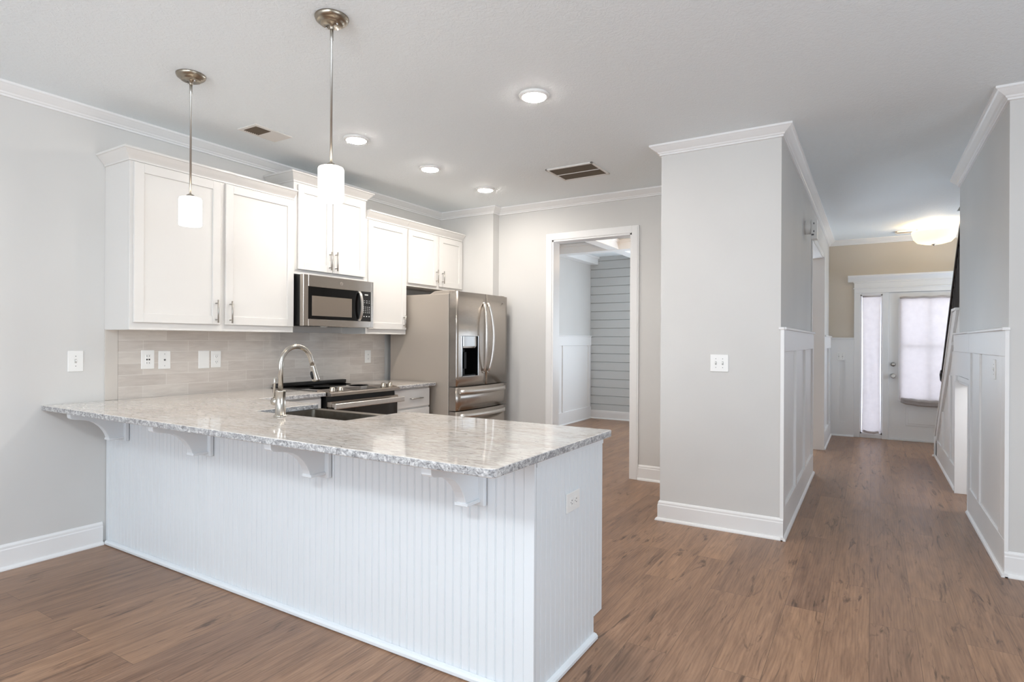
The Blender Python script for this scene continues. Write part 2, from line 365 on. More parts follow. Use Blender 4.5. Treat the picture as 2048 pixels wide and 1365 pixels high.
# ---- board and batten wainscot.  axis 'x' = panel lies in a plane x=const
def wains(name, x0, t, y0, y1, stiles, zt=1.41, end0=True, sw=.1, br_=.2, sgn=1):
    """x0 wall plane, boards protrude by t*sgn"""
    bm = new_bm(); X = x0+sgn*t; Xs = x0+sgn*.005
    bx(bm, x0, Xs, y0, y1, 0, zt-.01)
    bx(bm, x0, X, y0, y1, 0, br_, .002); bx(bm, x0, X, y0, y1, zt-.165, zt-.016, .002)
    for a, w in stiles: bx(bm, x0, X, a, a+w, br_, zt-.165, .002)
    bx(bm, x0, X+sgn*.014, y0, y1, zt-.018, zt, .004)
    return bm
bm = wains('', HX, .022, YP, HO0-.003, [(YP, .1), (5.0, .085), (5.74, .085), (6.51, .085)])
bx(bm, HX-.0, HX+.022, YP-.006, YP, 0, 1.40); bx(bm, HX-.012, HX+.024, YP-.012, YP+.01, 1.392, 1.41, .003)
sweep(bm, [(HX+.008, YP-.03), (HX+.008, HO0)], shoe)
struct('trim_3', bm, M_trim)
bm = wains('', HX, .03, HO1+.06, FY-.002, [(HO1+.06, .09), (9.0, .09), (9.36, .09)], 1.40)
sweep(bm, [(HX+.014, HO1), (HX+.014, FY-.01)], shoe)
struct('trim_4', bm, M_trim)
bm = wains('', RX, .016, YP+.013, NO0-.001, [(YP+.013, .10), (YP+.113, .085), (5.17, .09), (5.61, .09)], 1.40, sgn=-1)
bx(bm, RX-.016, RX+.003, YP+.007, YP+.013, 0, 1.39); bx(bm, RX-.032, RX+.006, YP-.003, YP+.02, 1.382, 1.40, .003)
bx(bm, RX-.005, RX, NO0, 6.9, NOZ+.042, 1.235); bx(bm, RX-.016, RX, NO0, 6.68, 1.235, 1.384, .002); bx(bm, RX-.030, RX, NO0, 6.60, 1.385, 1.40, .004)
sweep(bm, [(RX-.002, NO0), (RX-.002, YP-.017)], shoe)
struct('trim_5', bm, M_trim)
# stair knee wall with slanted top, boards and cap
def zs(y): return min(.235+(8.30-y)*.86, 1.60)
bm = prism(new_bm(), [(NO1+.07, 0), (8.30, 0), (8.30, zs(8.30)), (6.713, 1.6), (6.42, 1.6), (6.42, 1.0), (NO1+.07, 1.0)], 'x', RX, RX+.12)
struct('wall_stairs', bm, M_trim)
bm = new_bm()
bx(bm, RX-.016, RX, NO1+.07, 8.30, 0, .2, .002); bx(bm, RX-.016, RX, 6.95, 7.04, .2, 1.0, .002); bx(bm, RX-.016, RX, 7.62, 7.71, .2, .58, .002); bx(bm, RX-.016, RX, 8.22, 8.30, 0, zs(8.3), .002)
prism(bm, [(8.30, zs(8.3)-.09), (8.30, zs(8.3)+.004), (6.73, zs(6.73)+.004), (6.44, 1.604), (6.44, 1.60), (6.80, 1.32), (6.80, 1.29)], 'x', RX-.020, RX)
prism(bm, [(8.33, zs(8.3)-.012), (8.33, zs(8.3)+.022), (6.713, 1.622), (6.42, 1.622), (6.42, 1.60), (6.713, 1.60)], 'x', RX-.030, RX+.14)
bx(bm, RX-.034, RX+.13, 8.30, 8.32, 0, zs(8.3), .003); bx(bm, RX-.05, RX+.14, 8.30, 8.335, 0, .02, .004)
sweep(bm, [(RX-.002, 8.32), (RX-.002, NO1+.07)], shoe)
struct('trim_6', bm, M_trim)
# dining wainscot and baseboards
bm = wains('', DX, .02, YB2+.12, DY-.017, [(5.6, .09), (6.5, .09), (7.35, .09), (8.17, .07), (9.14, .09)], 1.405)
sweep(bm, [(DX+.004, YB2+.12), (DX+.004, DY-.02)], shoe)
struct('trim_7', bm, M_trim)
bm = sweep(new_bm(), [(DX, DY-.016), (HX-.12, DY-.016)], base); sweep(bm, [(DX, DY-.016), (HX-.12, DY-.016)], shoe)
struct('baseboard_dining', bm, M_trim)
# coffered ceiling beams of the dining room
def beam(x0, x1, y0, y1, zb=2.60):
    bm = box(x0, x1, y0, y1, zb, CZ+.002); bx(bm, x0-.02, x1+.02, y0-.02, y1+.02, CZ-.045+(zb-2.6), CZ-.001, .006); return bm
for i, q in enumerate([(DX, HX-.12, 7.80, 7.98), (-3.18, -3.02, 5.52, 9.25), (DX, -3.95, 5.52, 9.25)]):
    struct('trim_%d' % (8+i), beam(*q, 2.60+.004*i), M_trim)

# ================================================================ entry door, sidelight, header
EY = FY
fr = new_bm()   # frame around sidelight and door with entablature
bx(fr, -.20, -.125, EY-.02, EY+.02, 0, 1.994, .003); bx(fr, .135, .205, EY-.02, EY+.03, 0, 1.994, .003); bx(fr, 1.11, 1.20, EY-.02, EY+.02, 0, 1.994, .003)
bx(fr, .19, .225, EY+.046, EY+.07, 0, 2.05); bx(fr, 1.09, 1.2, EY+.046, EY+.07, 0, 2.05); bx(fr, .225, 1.09, EY+.046, EY+.07, 1.97, 2.05); bx(fr, .225, 1.09, EY+.046, EY+.07, 0, .04)
bx(fr, -.20, 1.20, EY-.02, EY+.02, 1.995, 2.07, .003); bx(fr, -.21, 1.21, EY-.03, EY+.02, 2.052, 2.068, .004)
bx(fr, -.20, 1.20, EY-.024, EY, 2.068, 2.15, .002)
prism(fr, [(EY, 2.15), (EY-.028, 2.15), (EY-.034, 2.165), (EY-.06, 2.20), (EY-.085, 2.215), (EY-.09, 2.236), (EY, 2.236)], 'x', -.275, 1.275)
bx(fr, -.21, 1.21, EY-.032, EY, 2.135, 2.15, .004)
bx(fr, -.125, .135, EY-.005, EY+.03, 0, .055, .003); bx(fr, .2, 1.12, EY-.03, EY+.05, 0, .012, .003)
bx(fr, -.124, .134, EY-.012, EY+.03, 1.972, 1.994)
struct('door_4', fr, M_trim)
w = struct('window_1', (lambda b_: (bx(b_, -.128, -.108, EY+.0, EY+.04, .05, 1.98), bx(b_, .118, .138, EY+.0, EY+.04, .05, 1.98), bx(b_, -.128, .138, EY, EY+.04, .05, .075), bx(b_, -.128, .138, EY, EY+.04, 1.955, 1.98), b_)[-1])(new_bm()), M_trim)
obj('pane', box(-.11, .12, EY+.035, EY+.042, .07, 1.96), M_sky, w)
d = thing('front_door', 'white entry door with large curtained glass lite and raised lower panel', 'door', (.65, EY, 0))
bm = new_bm(); x0, x1 = .21, 1.105; gx0, gx1, gz0, gz1 = .345, .975, .56, 1.90
for q in ((x0, gx0, .015, 1.99), (gx1, x1, .015, 1.99), (gx0, gx1, gz1, 1.99), (gx0, gx1, .015, gz0)): bx(bm, q[0], q[1], EY+.0, EY+.044, q[2], q[3])
bx(bm, .40, .92, EY-.006, EY+.002, .20, .45, .006); bx(bm, .43, .89, EY-.010, EY, .23, .42, .004)
obj('slab', bm, M_trim, d)
bm = new_bm(); t = .03
for q in ((gx0-t, gx0+.008, gz0-t, gz1+t), (gx1-.008, gx1+t, gz0-t, gz1+t), (gx0, gx1, gz1-.008, gz1+t), (gx0, gx1, gz0-t, gz0+.008)): bx(bm, q[0], q[1], EY-.012, EY+.01, q[2], q[3], .004)
bx(bm, .652, .672, EY-.004, EY+.03, gz0, gz1); bx(bm, gx0, gx1, EY-.004, EY+.03, 1.255, 1.275)
obj('glass_frame', bm, M_trim, d)
obj('pane', box(gx0, gx1, EY+.028, EY+.034, gz0, gz1), M_sky, d)
bm = lathe(new_bm(), [(.028, 0), (.028, -.008), (.022, -.012), (.020, -.03), (.010, -.032)], (.258, EY-.001, 1.02), 'y'); obj('deadbolt', bm, M_handle, d)
bm = lathe(new_bm(), [(.030, 0), (.030, -.008), (.012, -.012), (.012, -.035), (.026, -.045), (.028, -.06), (.02, -.07)], (.258, EY-.001, .865), 'y'); obj('door_knob', bm, M_handle, d)
# linen shades
def cloth(bm, xa, xb, za, zb, y, waist=.0, nx=14, nz=40, sag=.0):
    vs = []
    for j in range(nz+1):
        r = []; t = j/nz; z = za+(zb-za)*t
        for i in range(nx+1):
            s = i/nx; cx = (xa+xb)/2; hw = (xb-xa)/2*(1-waist*math.sin(math.pi*t)**.8*(1 if t < .999 else 0))
            r.append(bm.verts.new((cx+(s*2-1)*hw, y-.006*math.sin(s*11+t*3)*math.sin(math.pi*min(1, t*1.2)), z-sag*math.sin(math.pi*s)*(1-t)**6)))
        vs.append(r)
    for j in range(nz):
        for i in range(nx): bm.faces.new((vs[j][i], vs[j][i+1], vs[j+1][i+1], vs[j+1][i])).smooth = True
bm = new_bm(); cloth(bm, -.105, .118, .085, 1.955, EY-.028, .10, sag=.02)
tube(bm, [(-.10, EY-.03, 1.945), (.112, EY-.03, 1.945)], .010, 8)
tube(bm, [(-.085, EY-.03, .10), (-.04, EY-.032, .085), (.04, EY-.032, .08), (.095, EY-.03, .095)], .014, 8)
tag(obj('linen_shade', bm, M_fab, org=(0, EY-.03, .08)), 'narrow off-white linen shade gathered over the sidelight beside the entry door', 'curtain', 'linen shades at the entry')
bm = new_bm(); cloth(bm, .325, .99, .55, 1.92, EY-.032, .02, 18, 30, .03)
tube(bm, [(.33+.066*i, EY-.036, 1.915+.006*math.sin(i*2.1)) for i in range(11)], .014, 8)
for k, (dz, rr) in enumerate(((0, .030), (-.022, .022), (.02, .022))):
    tube(bm, [(.345+.063*i, EY-.045-.006*k, .545+dz-.030*math.sin(math.pi*i/10)+.004*math.sin(i*3+k)) for i in range(11)], [rr*.5]+[rr]*9+[rr*.5], 8)
tag(obj('linen_shade', bm, M_fab, org=(.65, EY-.03, .5)), 'wide off-white linen shade with bunched hem over the entry door glass', 'curtain', 'linen shades at the entry')
bm = new_bm()                 # wainscot beside the entry door
bx(bm, HX+.031, -.20, EY-.02, EY, 0, .2); bx(bm, HX+.031, -.20, EY-.02, EY, 1.07, 1.362); bx(bm, HX+.031, -.375, EY-.02, EY, .2, 1.07); bx(bm, -.30, -.20, EY-.02, EY, .2, 1.07); bx(bm, -.375, -.30, EY-.006, EY, .2, 1.07); bx(bm, HX+.01, -.195, EY-.034, EY, 1.362, 1.38, .003)
sweep(bm, [(HX+.03, EY-.012), (-.2, EY-.012)], shoe)
struct('trim_11', bm, M_trim)

# foyer ceiling light
d = thing('ceiling_light', 'lit alabaster glass bowl ceiling light hanging in the entry', 'ceiling light', (.64, 8.62, CZ))
obj('canopy', lathe(new_bm(), [(.07, 0), (.068, -.012), (.03, -.022), (.01, -.024), (.008, -.10)], (.64, 8.62, CZ)), M_plate, d)
obj('glass_bowl', lathe(new_bm(), [(.222, -.088), (.228, -.092), (.226, -.115), (.205, -.185), (.17, -.225), (.10, -.245), (.012, -.25), (.012, -.243), (.10, -.237), (.165, -.217), (.198, -.18), (.219, -.115)], (.64, 8.62, CZ), cap=False, n=40), M_bowl, d)
obj('finial', lathe(new_bm(), [(.026, -.245), (.024, -.255), (.010, -.262), (.004, -.27)], (.64, 8.62, CZ)), M_nickel, d)
pl = bpy.data.lights.new('foyer_bulb', 'POINT'); pl.energy = 9; pl.color = (1, .80, .58); pl.shadow_soft_size = .05
po = bpy.data.objects.new('foyer_bulb', pl); COL.objects.link(po); po.parent = d; po.location = (0, 0, -.075)
# dining chandelier light is out of sight: its bulb only
pl = bpy.data.lights.new('dining_bulb', 'POINT'); pl.energy = 12; pl.color = (1, .74, .5); pl.shadow_soft_size = .08
po = bpy.data.objects.new('dining_bulb', pl); COL.objects.link(po); po.location = (-2.3, 7.0, 2.35)

# ================================================================ recessed lights, vents
def can(x, y, label):
    o = thing('recessed_light', label, 'recessed light', (x, y, CZ), 'round recessed ceiling lights')
    obj('trim_ring', lathe(new_bm(), [(.090, 0), (.088, -.008), (.076, -.014), (.070, -.016), (.068, -.010)], (x, y, CZ), n=40), M_plate, o)
    obj('lens', lathe(new_bm(), [(.069, -.011), (.066, -.018), (.04, -.021), (.003, -.022)], (x, y, CZ), n=40), M_led, o)
    return o
c0 = can(-1.68, 2.98, 'lit round recessed light in open ceiling, largest one, away from the cabinets')
dup(c0, (-3.13, 2.98, CZ), 'lit round recessed light just beyond the glass pendants, first along the cabinets')
dup(c0, (-3.13, 3.80, CZ), 'lit round recessed light in line above the range, middle one of three')
dup(c0, (-3.11, 4.59, CZ), 'lit round recessed light above the fridge nearest the kitchen back wall')
# supply register
d = thing('ceiling_vent', 'small white supply register in the ceiling above the tall wall cabinets', 'air vent', (-3.58, 2.57, CZ), 'ceiling vents')
bm = new_bm(); bx(bm, -3.68, -3.655, 2.425, 2.72, CZ-.008, CZ, .003); bx(bm, -3.515, -3.485, 2.425, 2.72, CZ-.008, CZ, .003); bx(bm, -3.66, -3.51, 2.425, 2.452, CZ-.008, CZ, .003); bx(bm, -3.66, -3.51, 2.565, 2.72, CZ-.008, CZ, .003)
obj('frame', bm, M_vent, d)
obj('backing', box(-3.656, -3.514, 2.45, 2.567, CZ-.0025, CZ-.0005), mat('register_shadow', (92, 87, 80), .8), d)
bm = new_bm()
for i in range(8): y = 2.458+i*.0145; prism(bm, [(y, CZ-.002), (y+.002, CZ-.002), (y+.0055, CZ-.008), (y+.004, CZ-.008)], 'x', -3.655, -3.515)
obj('louver_bank', bm, M_ventsl, d)
# return grille
d = thing('return_grille', 'dark return air grille in white frame, ceiling before the cased opening', 'air vent', (-2.11, 4.5, CZ), 'ceiling vents')
bm = new_bm()
gx0, gx1, gy0, gy1 = -2.325, -1.90, 4.315, 4.69
for q in ((gx0, gx1, gy0, gy0+.024), (gx0, gx1, gy1-.02, gy1), (gx0, gx0+.02, gy0, gy1), (gx1-.02, gx1, gy0, gy1), (gx0, gx1, 4.50, 4.512)): bx(bm, q[0], q[1], q[2], q[3], CZ-.012, CZ, .003)
obj('frame', bm, M_vent, d)
obj('filter', box(gx0+.01, gx1-.01, gy0+.01, gy1-.01, CZ-.0022, CZ-.0005), M_ventdk, d)
bm = new_bm()
for i in range(26):
    y = gy0+.028+i*.0125
    if abs(y-4.506) > .010: bx(bm, gx0+.02, gx1-.02, y, y+.0035, CZ-.009, CZ-.003)
for i in range(9): bx(bm, gx0+.04+i*.042, gx0+.044+i*.042, gy0+.02, gy1-.02, CZ-.006, CZ-.003)
obj('louver_bank', bm, M_ventsl, d)
d = thing('ceiling_vent', 'slim white register in the entry ceiling beside the glass bowl light', 'air vent', (.40, 9.05, CZ), 'ceiling vents')
obj('frame', (lambda b_: (bx(b_, .26, .50, 8.98, 9.0, CZ-.02, CZ, .003), bx(b_, .26, .50, 9.09, 9.11, CZ-.02, CZ, .003), bx(b_, .26, .28, 8.98, 9.11, CZ-.02, CZ), bx(b_, .48, .5, 8.98, 9.11, CZ-.02, CZ), b_)[-1])(new_bm()), M_vent, d)
obj('louver_bank', (lambda b_: ([bx(b_, .28, .48, 9.005+i*.016, 9.011+i*.016, CZ-.014, CZ-.002) for i in range(5)], b_)[-1])(new_bm()), M_ventsl, d)

# ================================================================ pendants
def pendant(x, y, label):
    o = thing('pendant_light', label, 'pendant light', (x, y, CZ), 'glass pendants over the peninsula')
    obj('canopy', lathe(new_bm(), [(.074, 0), (.074, -.004), (.070, -.014), (.060, -.022), (.052, -.024), (.050, -.030), (.046, -.032), (.010, -.033), (.009, -.052), (.008, -.054)], (x, y, CZ), n=40), M_canopy, o)
    obj('screw', lathe(new_bm(), [(.004, -.03), (.004, -.038), (.002, -.041)], (x-.034, y, CZ), n=10), M_chrome, o)
    obj('screw', lathe(new_bm(), [(.004, -.03), (.004, -.038), (.002, -.041)], (x+.034, y, CZ), n=10), M_chrome, o)
    obj('rod', tube(new_bm(), [(x, y, CZ-.03), (x, y, CZ-.10), (x, y, CZ-.103), (x, y, 2.09)], [.0075, .0075, .0055, .0055], 14), M_handle, o)
    obj('shade_holder', lathe(new_bm(), [(.008, 2.098-CZ), (.020, 2.090-CZ), (.022, 2.082-CZ), (.022, 2.070-CZ)], (x, y, CZ), n=24), M_nickel, o)
    obj('glass_shade', lathe(new_bm(), [(.006, 2.078-CZ), (.044, 2.078-CZ), (.053, 2.074-CZ), (.056, 2.066-CZ), (.056, 1.930-CZ), (.0545, 1.926-CZ), (.050, 1.932-CZ), (.050, 2.05-CZ)], (x, y, CZ), n=40, cap=False), M_shade, o)
    return o
p0 = pendant(-3.155, 1.805, 'lit white glass cylinder pendant on nickel rod nearest the grey side wall')
p1 = dup(p0, (-2.052, 1.805, CZ), 'lit white glass cylinder pendant on nickel rod before the microwave cabinet')

# ================================================================ wall cabinets
def pull(bm, x, y, z0, z1, r=.0052):
    """vertical bar pull, bar stands .03 off plane x"""
    tube(bm, [(x+.030, y, z0), (x+.030, y, z1)], r, 10)
    for z in (z0+.022, z1-.022): tube(bm, [(x-.001, y, z), (x+.030, y, z)], r*.8, 8)
    return bm
def pull_h(bm, x, y0, y1, z, r=.0052):
    tube(bm, [(x+.028, y0, z), (x+.028, y1, z)], r, 10)
    for y in (y0+.02, y1-.02): tube(bm, [(x-.001, y, z), (x+.028, y, z)], r*.8, 8)
    return bm
def shaker(x, y0, y1, z0, z1, w=.058):
    """shaker door, back at plane x, .019 thick"""
    bm = new_bm(); t = .019
    bx(bm, x+.001, x+t, y0, y0+w, z0, z1, .0015); bx(bm, x+.001, x+t, y1-w, y1, z0, z1, .0015)
    bx(bm, x+.001, x+t, y0+w-.001, y1-w+.001, z1-w, z1, .0015); bx(bm, x+.001, x+t, y0+w-.001, y1-w+.001, z0, z0+w, .0015)
    bx(bm, x+.001, x+t-.009, y0+w-.002, y1-w+.002, z0+w-.002, z1-w+.002)
    return bm
def cab_crown(bm, yy0, yy1, xf, z0, h=.075, p=.058, ends=(1, 1)):
    prof = [(0, z0), (.010, z0), (.010, z0+.010), (.016, z0+.018), (p*.55, z0+h*.52), (p*.86, z0+h*.80), (p, z0+h*.86), (p, z0+h), (0, z0+h)]
    path = []
    if ends[0]: path.append((XL+.003, yy0))
    path += [(xf, yy0), (xf, yy1)]
    if ends[1]: path.append((XL+.003, yy1))
    sweep(bm, path, prof, side=-1 if False else 1)
    return bm
XF = XL+.305
def wall_cab(label, y0, y1, z0, z1, doors, crz, ends, pulls, zlip=.045):
    d = thing('wall_cabinet', label, 'cabinet', (XL, (y0+y1)/2, z0), 'white shaker wall cabinets')
    bm = new_bm(); bx(bm, XL+.001, XF-.02, y0, y1, z0, z1); bx(bm, XF-.0205, XF, y0, y1, z0, z1, .0015)
    obj('cabinet_box', bm, M_cab, d)
    # crown travels so that its outside lies to the right: far side first
    bm = new_bm()
    prof_h = .072
    prof = [(0, crz), (.008, crz), (.008, crz+.010), (.014, crz+.018), (.032, crz+.038), (.048, crz+.058), (.055, crz+.060), (.055, crz+prof_h), (0, crz+prof_h)]
    path = ([(XL+.003, y0)] if ends[0] else []) + [(XF, y0), (XF, y1)] + ([(XL+.003, y1)] if ends[1] else [])
    sweep(bm, path, prof, side=1)
    obj('crown_molding', bm, M_cab, d)
    for (a, b_, za, zb), (py, pz0, pz1) in zip(doors, pulls):
        dr = obj('door', shaker(XF, a, b_, za, zb), M_cab, d)
        obj('handle', pull(new_bm(), XF+.019, py, pz0, pz1), M_handle, dr)
    return d
wall_cab('tall white two-door shaker wall cabinet closest to the pendants, above the outlets', 1.838, 3.030, 1.366, 2.412,
         [(1.856, 2.418, 1.412, 2.398), (2.455, 3.022, 1.412, 2.398)], 2.404, (1, 0), [(2.383, 1.423, 1.580), (2.487, 1.423, 1.577)])
wall_cab('raised white two-door shaker cabinet directly above the microwave', 3.031, 3.803, 1.828, 2.565,
         [(3.062, 3.405, 1.868, 2.535), (3.415, 3.778, 1.868, 2.535)], 2.555, (1, 1), [(3.374, 1.887, 2.04), (3.438, 1.887, 2.045)])
wall_cab('narrow single-door white shaker wall cabinet between microwave and fridge', 3.804, 4.338, 1.366, 2.412,
         [(3.822, 4.325, 1.412, 2.396)], 2.404, (0, 0), [(4.285, 1.43, 1.55)])
wall_cab('short two-door white shaker cabinet above the stainless fridge', 4.339, 5.252, 1.842, 2.412,
         [(4.357, 4.800, 1.872, 2.396), (4.842, 5.236, 1.872, 2.396)], 2.404, (0, 0), [(4.780, 1.905, 2.04), (4.880, 1.905, 2.035)])

# ================================================================ microwave
d = thing('microwave', 'stainless over-the-range microwave with black window and keypad', 'microwave', (XL, 3.42, 1.418))
Y0, Y1, Z0, Z1, XM = 3.042, 3.796, 1.418, 1.822, -3.762
bm = box(XL+.010, XM-.045, Y0+.004, Y1-.004, Z0+.012, Z1-.002)
for i in range(9): bx(bm, XM-.35+i*.03, XM-.34+i*.03, Y0+.001, Y0+.006, Z0+.05, Z1-.05)
obj('body', bm, M_blackm, d)
bm = new_bm()
for q in ((Y0, Y0+.049, Z0, Z1), (Y1-.03, Y1, Z0, Z1), (Y0+.049, Y1-.03, 1.731, Z1), (Y0+.049, Y1-.03, Z0, 1.473)): bx(bm, XM-.042, XM, q[0], q[1], q[2], q[3], .0025)
fr_ = obj('door_frame', bm, M_steel, d)
bm = new_bm()     # round badge on the door frame
lathe(bm, [(.0135, -.001), (.0135, .0016), (.0115, .0016), (.0115, -.001)], (XM, 3.427, 1.777), 'x', 28)
for s in (-1, 1): tube(bm, [(XM+.001, 3.427+s*(.002+.006*abs(math.sin(t*.9))), 1.777+s*(.008-.0032*t)) for t in range(6)], .0009, 6)
obj('badge', bm, M_side, fr_)
obj('window', box(XM-.02, XM-.003, Y0+.048, 3.640, 1.472, 1.732), M_black, d)
obj('window_mesh', box(XM-.01, XM-.0022, 3.124, 3.548, 1.497, 1.662, .004), M_glassdk, d)
cp = obj('control_panel', box(XM-.02, XM-.0025, 3.641, Y1-.029, 1.472, 1.732), M_blackm, d)
bm = new_bm()
ky = [3.682+.021*i for i in range(4)]
for i in range(4):
    for j in range(4): bx(bm, XM-.003, XM-.0018, ky[i]-.0035, ky[i]+(.0035 if i < 3 else .007), 1.598-.0165*j-.0025, 1.598-.0165*j+.0025)
for j in range(2):
    for i, wd in enumerate((.004, .008, .005)): bx(bm, XM-.003, XM-.0018, 3.688+.029*i-wd, 3.688+.029*i+wd, 1.652-.0165*j-.002, 1.652-.0165*j+.002)
for i in range(3): bx(bm, XM-.003, XM-.0018, 3.685+.030*i-.006, 3.685+.030*i+.006, 1.512, 1.519)
for i, h in enumerate((.004, .009, .007, .009, .006)): bx(bm, XM-.003, XM-.0018, 3.690+.009*i, 3.697+.009*i, 1.704-h*.6, 1.704+h*.6)
obj('keypad', bm, M_key, cp)
bm = new_bm(); nn = 14; A = []
pts = [(XM+.004+.036*math.sin(math.pi*i/nn)**.55, 1.478+(1.727-1.478)*i/nn) for i in range(nn+1)]
for i in range(nn):
    (xa, za), (xb, zb) = pts[i], pts[i+1]
    v_ = [bm.verts.new(p) for p in ((xa-.010, 3.612, za), (xa, 3.612, za), (xa, 3.638, za), (xa-.010, 3.638, za), (xb-.010, 3.612, zb), (xb, 3.612, zb), (xb, 3.638, zb), (xb-.010, 3.638, zb))]
    for q in ((0, 1, 5, 4), (1, 2, 6, 5), (2, 3, 7, 6), (3, 0, 4, 7)): bm.faces.new([v_[k] for k in q])
bmesh.ops.remove_doubles(bm, verts=bm.verts, dist=.0001); bx(bm, XM-.003, XM+.006, 3.613, 3.637, 1.474, 1.488); bx(bm, XM-.003, XM+.006, 3.613, 3.637, 1.716, 1.730)
bmesh.ops.recalc_face_normals(bm, faces=bm.faces[:])
obj('handle', bm, M_steelb, d)
bm = box(XL+.06, XM-.06, Y0+.03, Y1-.03, Z0+.004, Z0+.014)
bp = obj('underside_vent', bm, M_blackm, d)
obj('task_lamp', lathe(new_bm(), [(.03, 0), (.028, -.006), (.01, -.009)], (-3.86, 3.33, Z0+.004)), M_plate, bp)

# ================================================================ backsplash and wall plates
TX = XL+.008
o = tag(obj('backsplash', box(XL+.0005, TX, 1.915, 4.36, .9145, 1.372), M_tile, org=(XL, 3.1, .914)), 'greige stone subway tile backsplash running below the wall cabinets', 'backsplash')
M_tend = paint('end_tile', (204, 197, 189), .3, 3, .02)
bm = new_bm()
bx(bm, XL+.0005, TX+.001, 1.838, 1.9135, .9145, 1.372, .001)
obj('edge_tile', bm, M_tend, o)
def plate(face, a, b_, z, w=.076, h=.122, kind='duplex', label='', axis='x', sgn=1, ang=None):
    """face plane value; centre coordinate a along wall; kind of inserts"""
    # local builder: u along wall, n outward
    def B(bm, u0, u1, n0, n1, z0, z1, bev=0):
        if axis == 'x': bx(bm, face+sgn*n0, face+sgn*n1, a+u0, a+u1, z0, z1, bev)
        else: bx(bm, a+u0, a+u1, face+sgn*n0, face+sgn*n1, z0, z1, bev)
    org = (face, a, z) if axis == 'x' else (a, face, z)
    nm = {'duplex': 'wall_outlet', 'gfci': 'wall_outlet', 'toggle': 'light_switch', 'toggle2': 'light_switch', 'blank': 'blank_plate', 'jack': 'cable_jack', 'sideduplex': 'wall_outlet'}[kind]
    o = thing(nm, label, {'wall_outlet': 'outlet', 'light_switch': 'light switch', 'blank_plate': 'wall plate', 'cable_jack': 'wall plate'}[nm], org, 'white electrical wall plates')
    bm = new_bm(); B(bm, -w/2, w/2, .0003, .006, z-h/2, z+h/2, .0022); obj('cover_plate', bm, M_plate, o)
    if kind in ('duplex',):
        for s in (-1, 1):
            bm = new_bm(); B(bm, -.017, .017, .005, .0085, z+s*.020-.014, z+s*.020+.014, .002); r = obj('receptacle', bm, M_plate, o)
            for q in ((-.008, -.0055, -.003, .006), (.0055, .008, -.003, .006), (-.002, .002, -.010, -.006)): bm = new_bm(); B(bm, q[0], q[1], .008, .009, z+s*.020+q[2], z+s*.020+q[3]); obj('slot', bm, M_slot, r)
    if kind == 'sideduplex':
        for s in (-1, 1):
            bm = new_bm(); B(bm, s*.020-.014, s*.020+.014, .005, .0085, z-.017, z+.017, .002); r = obj('receptacle', bm, M_plate, o)
            for q in ((-.003, .006, .0055, .008), (-.003, .006, -.008, -.0055), (-.011, -.007, -.002, .002)): bm = new_bm(); B(bm, s*.020+q[0], s*.020+q[1], .008, .009, z+q[2], z+q[3]); obj('slot', bm, M_slot, r)
    if kind == 'gfci':
        bm = new_bm(); B(bm, -.0165, .0165, .005, .0085, z-.034, z+.034, .0015); r = obj('receptacle', bm, M_plate, o)
        for s in (-1, 1):
            for q in (-.0075, .0075): bm = new_bm(); B(bm, q-.0015, q+.0015, .008, .009, z+s*.023-.004, z+s*.023+.005); obj('slot', bm, M_slot, r)
        for q in (-.0075, .0075): bm = new_bm(); B(bm, q-.0045, q+.0045, .008, .0095, z-.005, z+.005); obj('test_button', bm, M_blackm, r)
    if kind == 'toggle' or kind == 'toggle2':
        for u in ((0,) if kind == 'toggle' else (-.023, .023)):
            bm = new_bm(); B(bm, u-.0055, u+.0055, .005, .0066, z-.012, z+.012); obj('toggle_slot', bm, M_slot2, o); bm = new_bm(); B(bm, u-.0035, u+.0035, .006, .016, z-.001, z+.008, .001); obj('toggle', bm, M_plate, o)
            for q in (-.0305, .0305): bm = new_bm(); B(bm, u-.0025, u+.0025, .0055, .0070, z+q-.002, z+q+.002); obj('screw', bm, M_slot, o)
    if kind == 'jack':
        bm = new_bm(); lathe(bm, [(.006, .005*sgn), (.006, .010*sgn), (.003, .014*sgn)], (face, a, z), 'x', 12); obj('jack', bm, M_slot, o)
        for q in (-.041, .041): bm = new_bm(); B(bm, -.0022, .0022, .0055, .0068, z+q-.002, z+q+.002); obj('screw', bm, M_slot, o)
    return o
plate(XL, 1.678, 0, 1.170, .083, .128, 'toggle', 'single white toggle switch on the bare grey wall beside the backsplash')
plate(TX, 2.096, 0, 1.170, .085, .127, 'gfci', 'white outlet with dark test buttons, first plate on the backsplash')
plate(TX, 2.206, 0, 1.165, .080, .125, 'jack', 'white plate with round cable jack on the backsplash, next to the test-button outlet')
plate(TX, 2.487, 0, 1.161, .082, .130, 'blank', 'blank white plate on the backsplash, no sockets, beside an outlet')
plate(TX, 2.580, 0, 1.161, .077, .124, 'duplex', 'white duplex outlet on the backsplash, side by side with the blank plate')
plate(TX, 4.127, 0, 1.150, .078, .122, 'duplex', 'white duplex outlet on the backsplash between range and fridge')
plate(YP, -.901, 0, 1.161, .122, .120, 'toggle2', 'double toggle switch plate on the projecting wall beside the hallway', 'y', -1)
plate(RX-.005, 4.652, 0, 1.148, .08, .122, 'toggle', 'white switch on the hallway wainscot near the room corner, seen edge-on', 'x', -1)
plate(EY-.02, -.36, 0, 1.117, .085, .115, 'toggle2', 'small double switch plate on white wainscot beside the entry sidelight', 'y', -1)

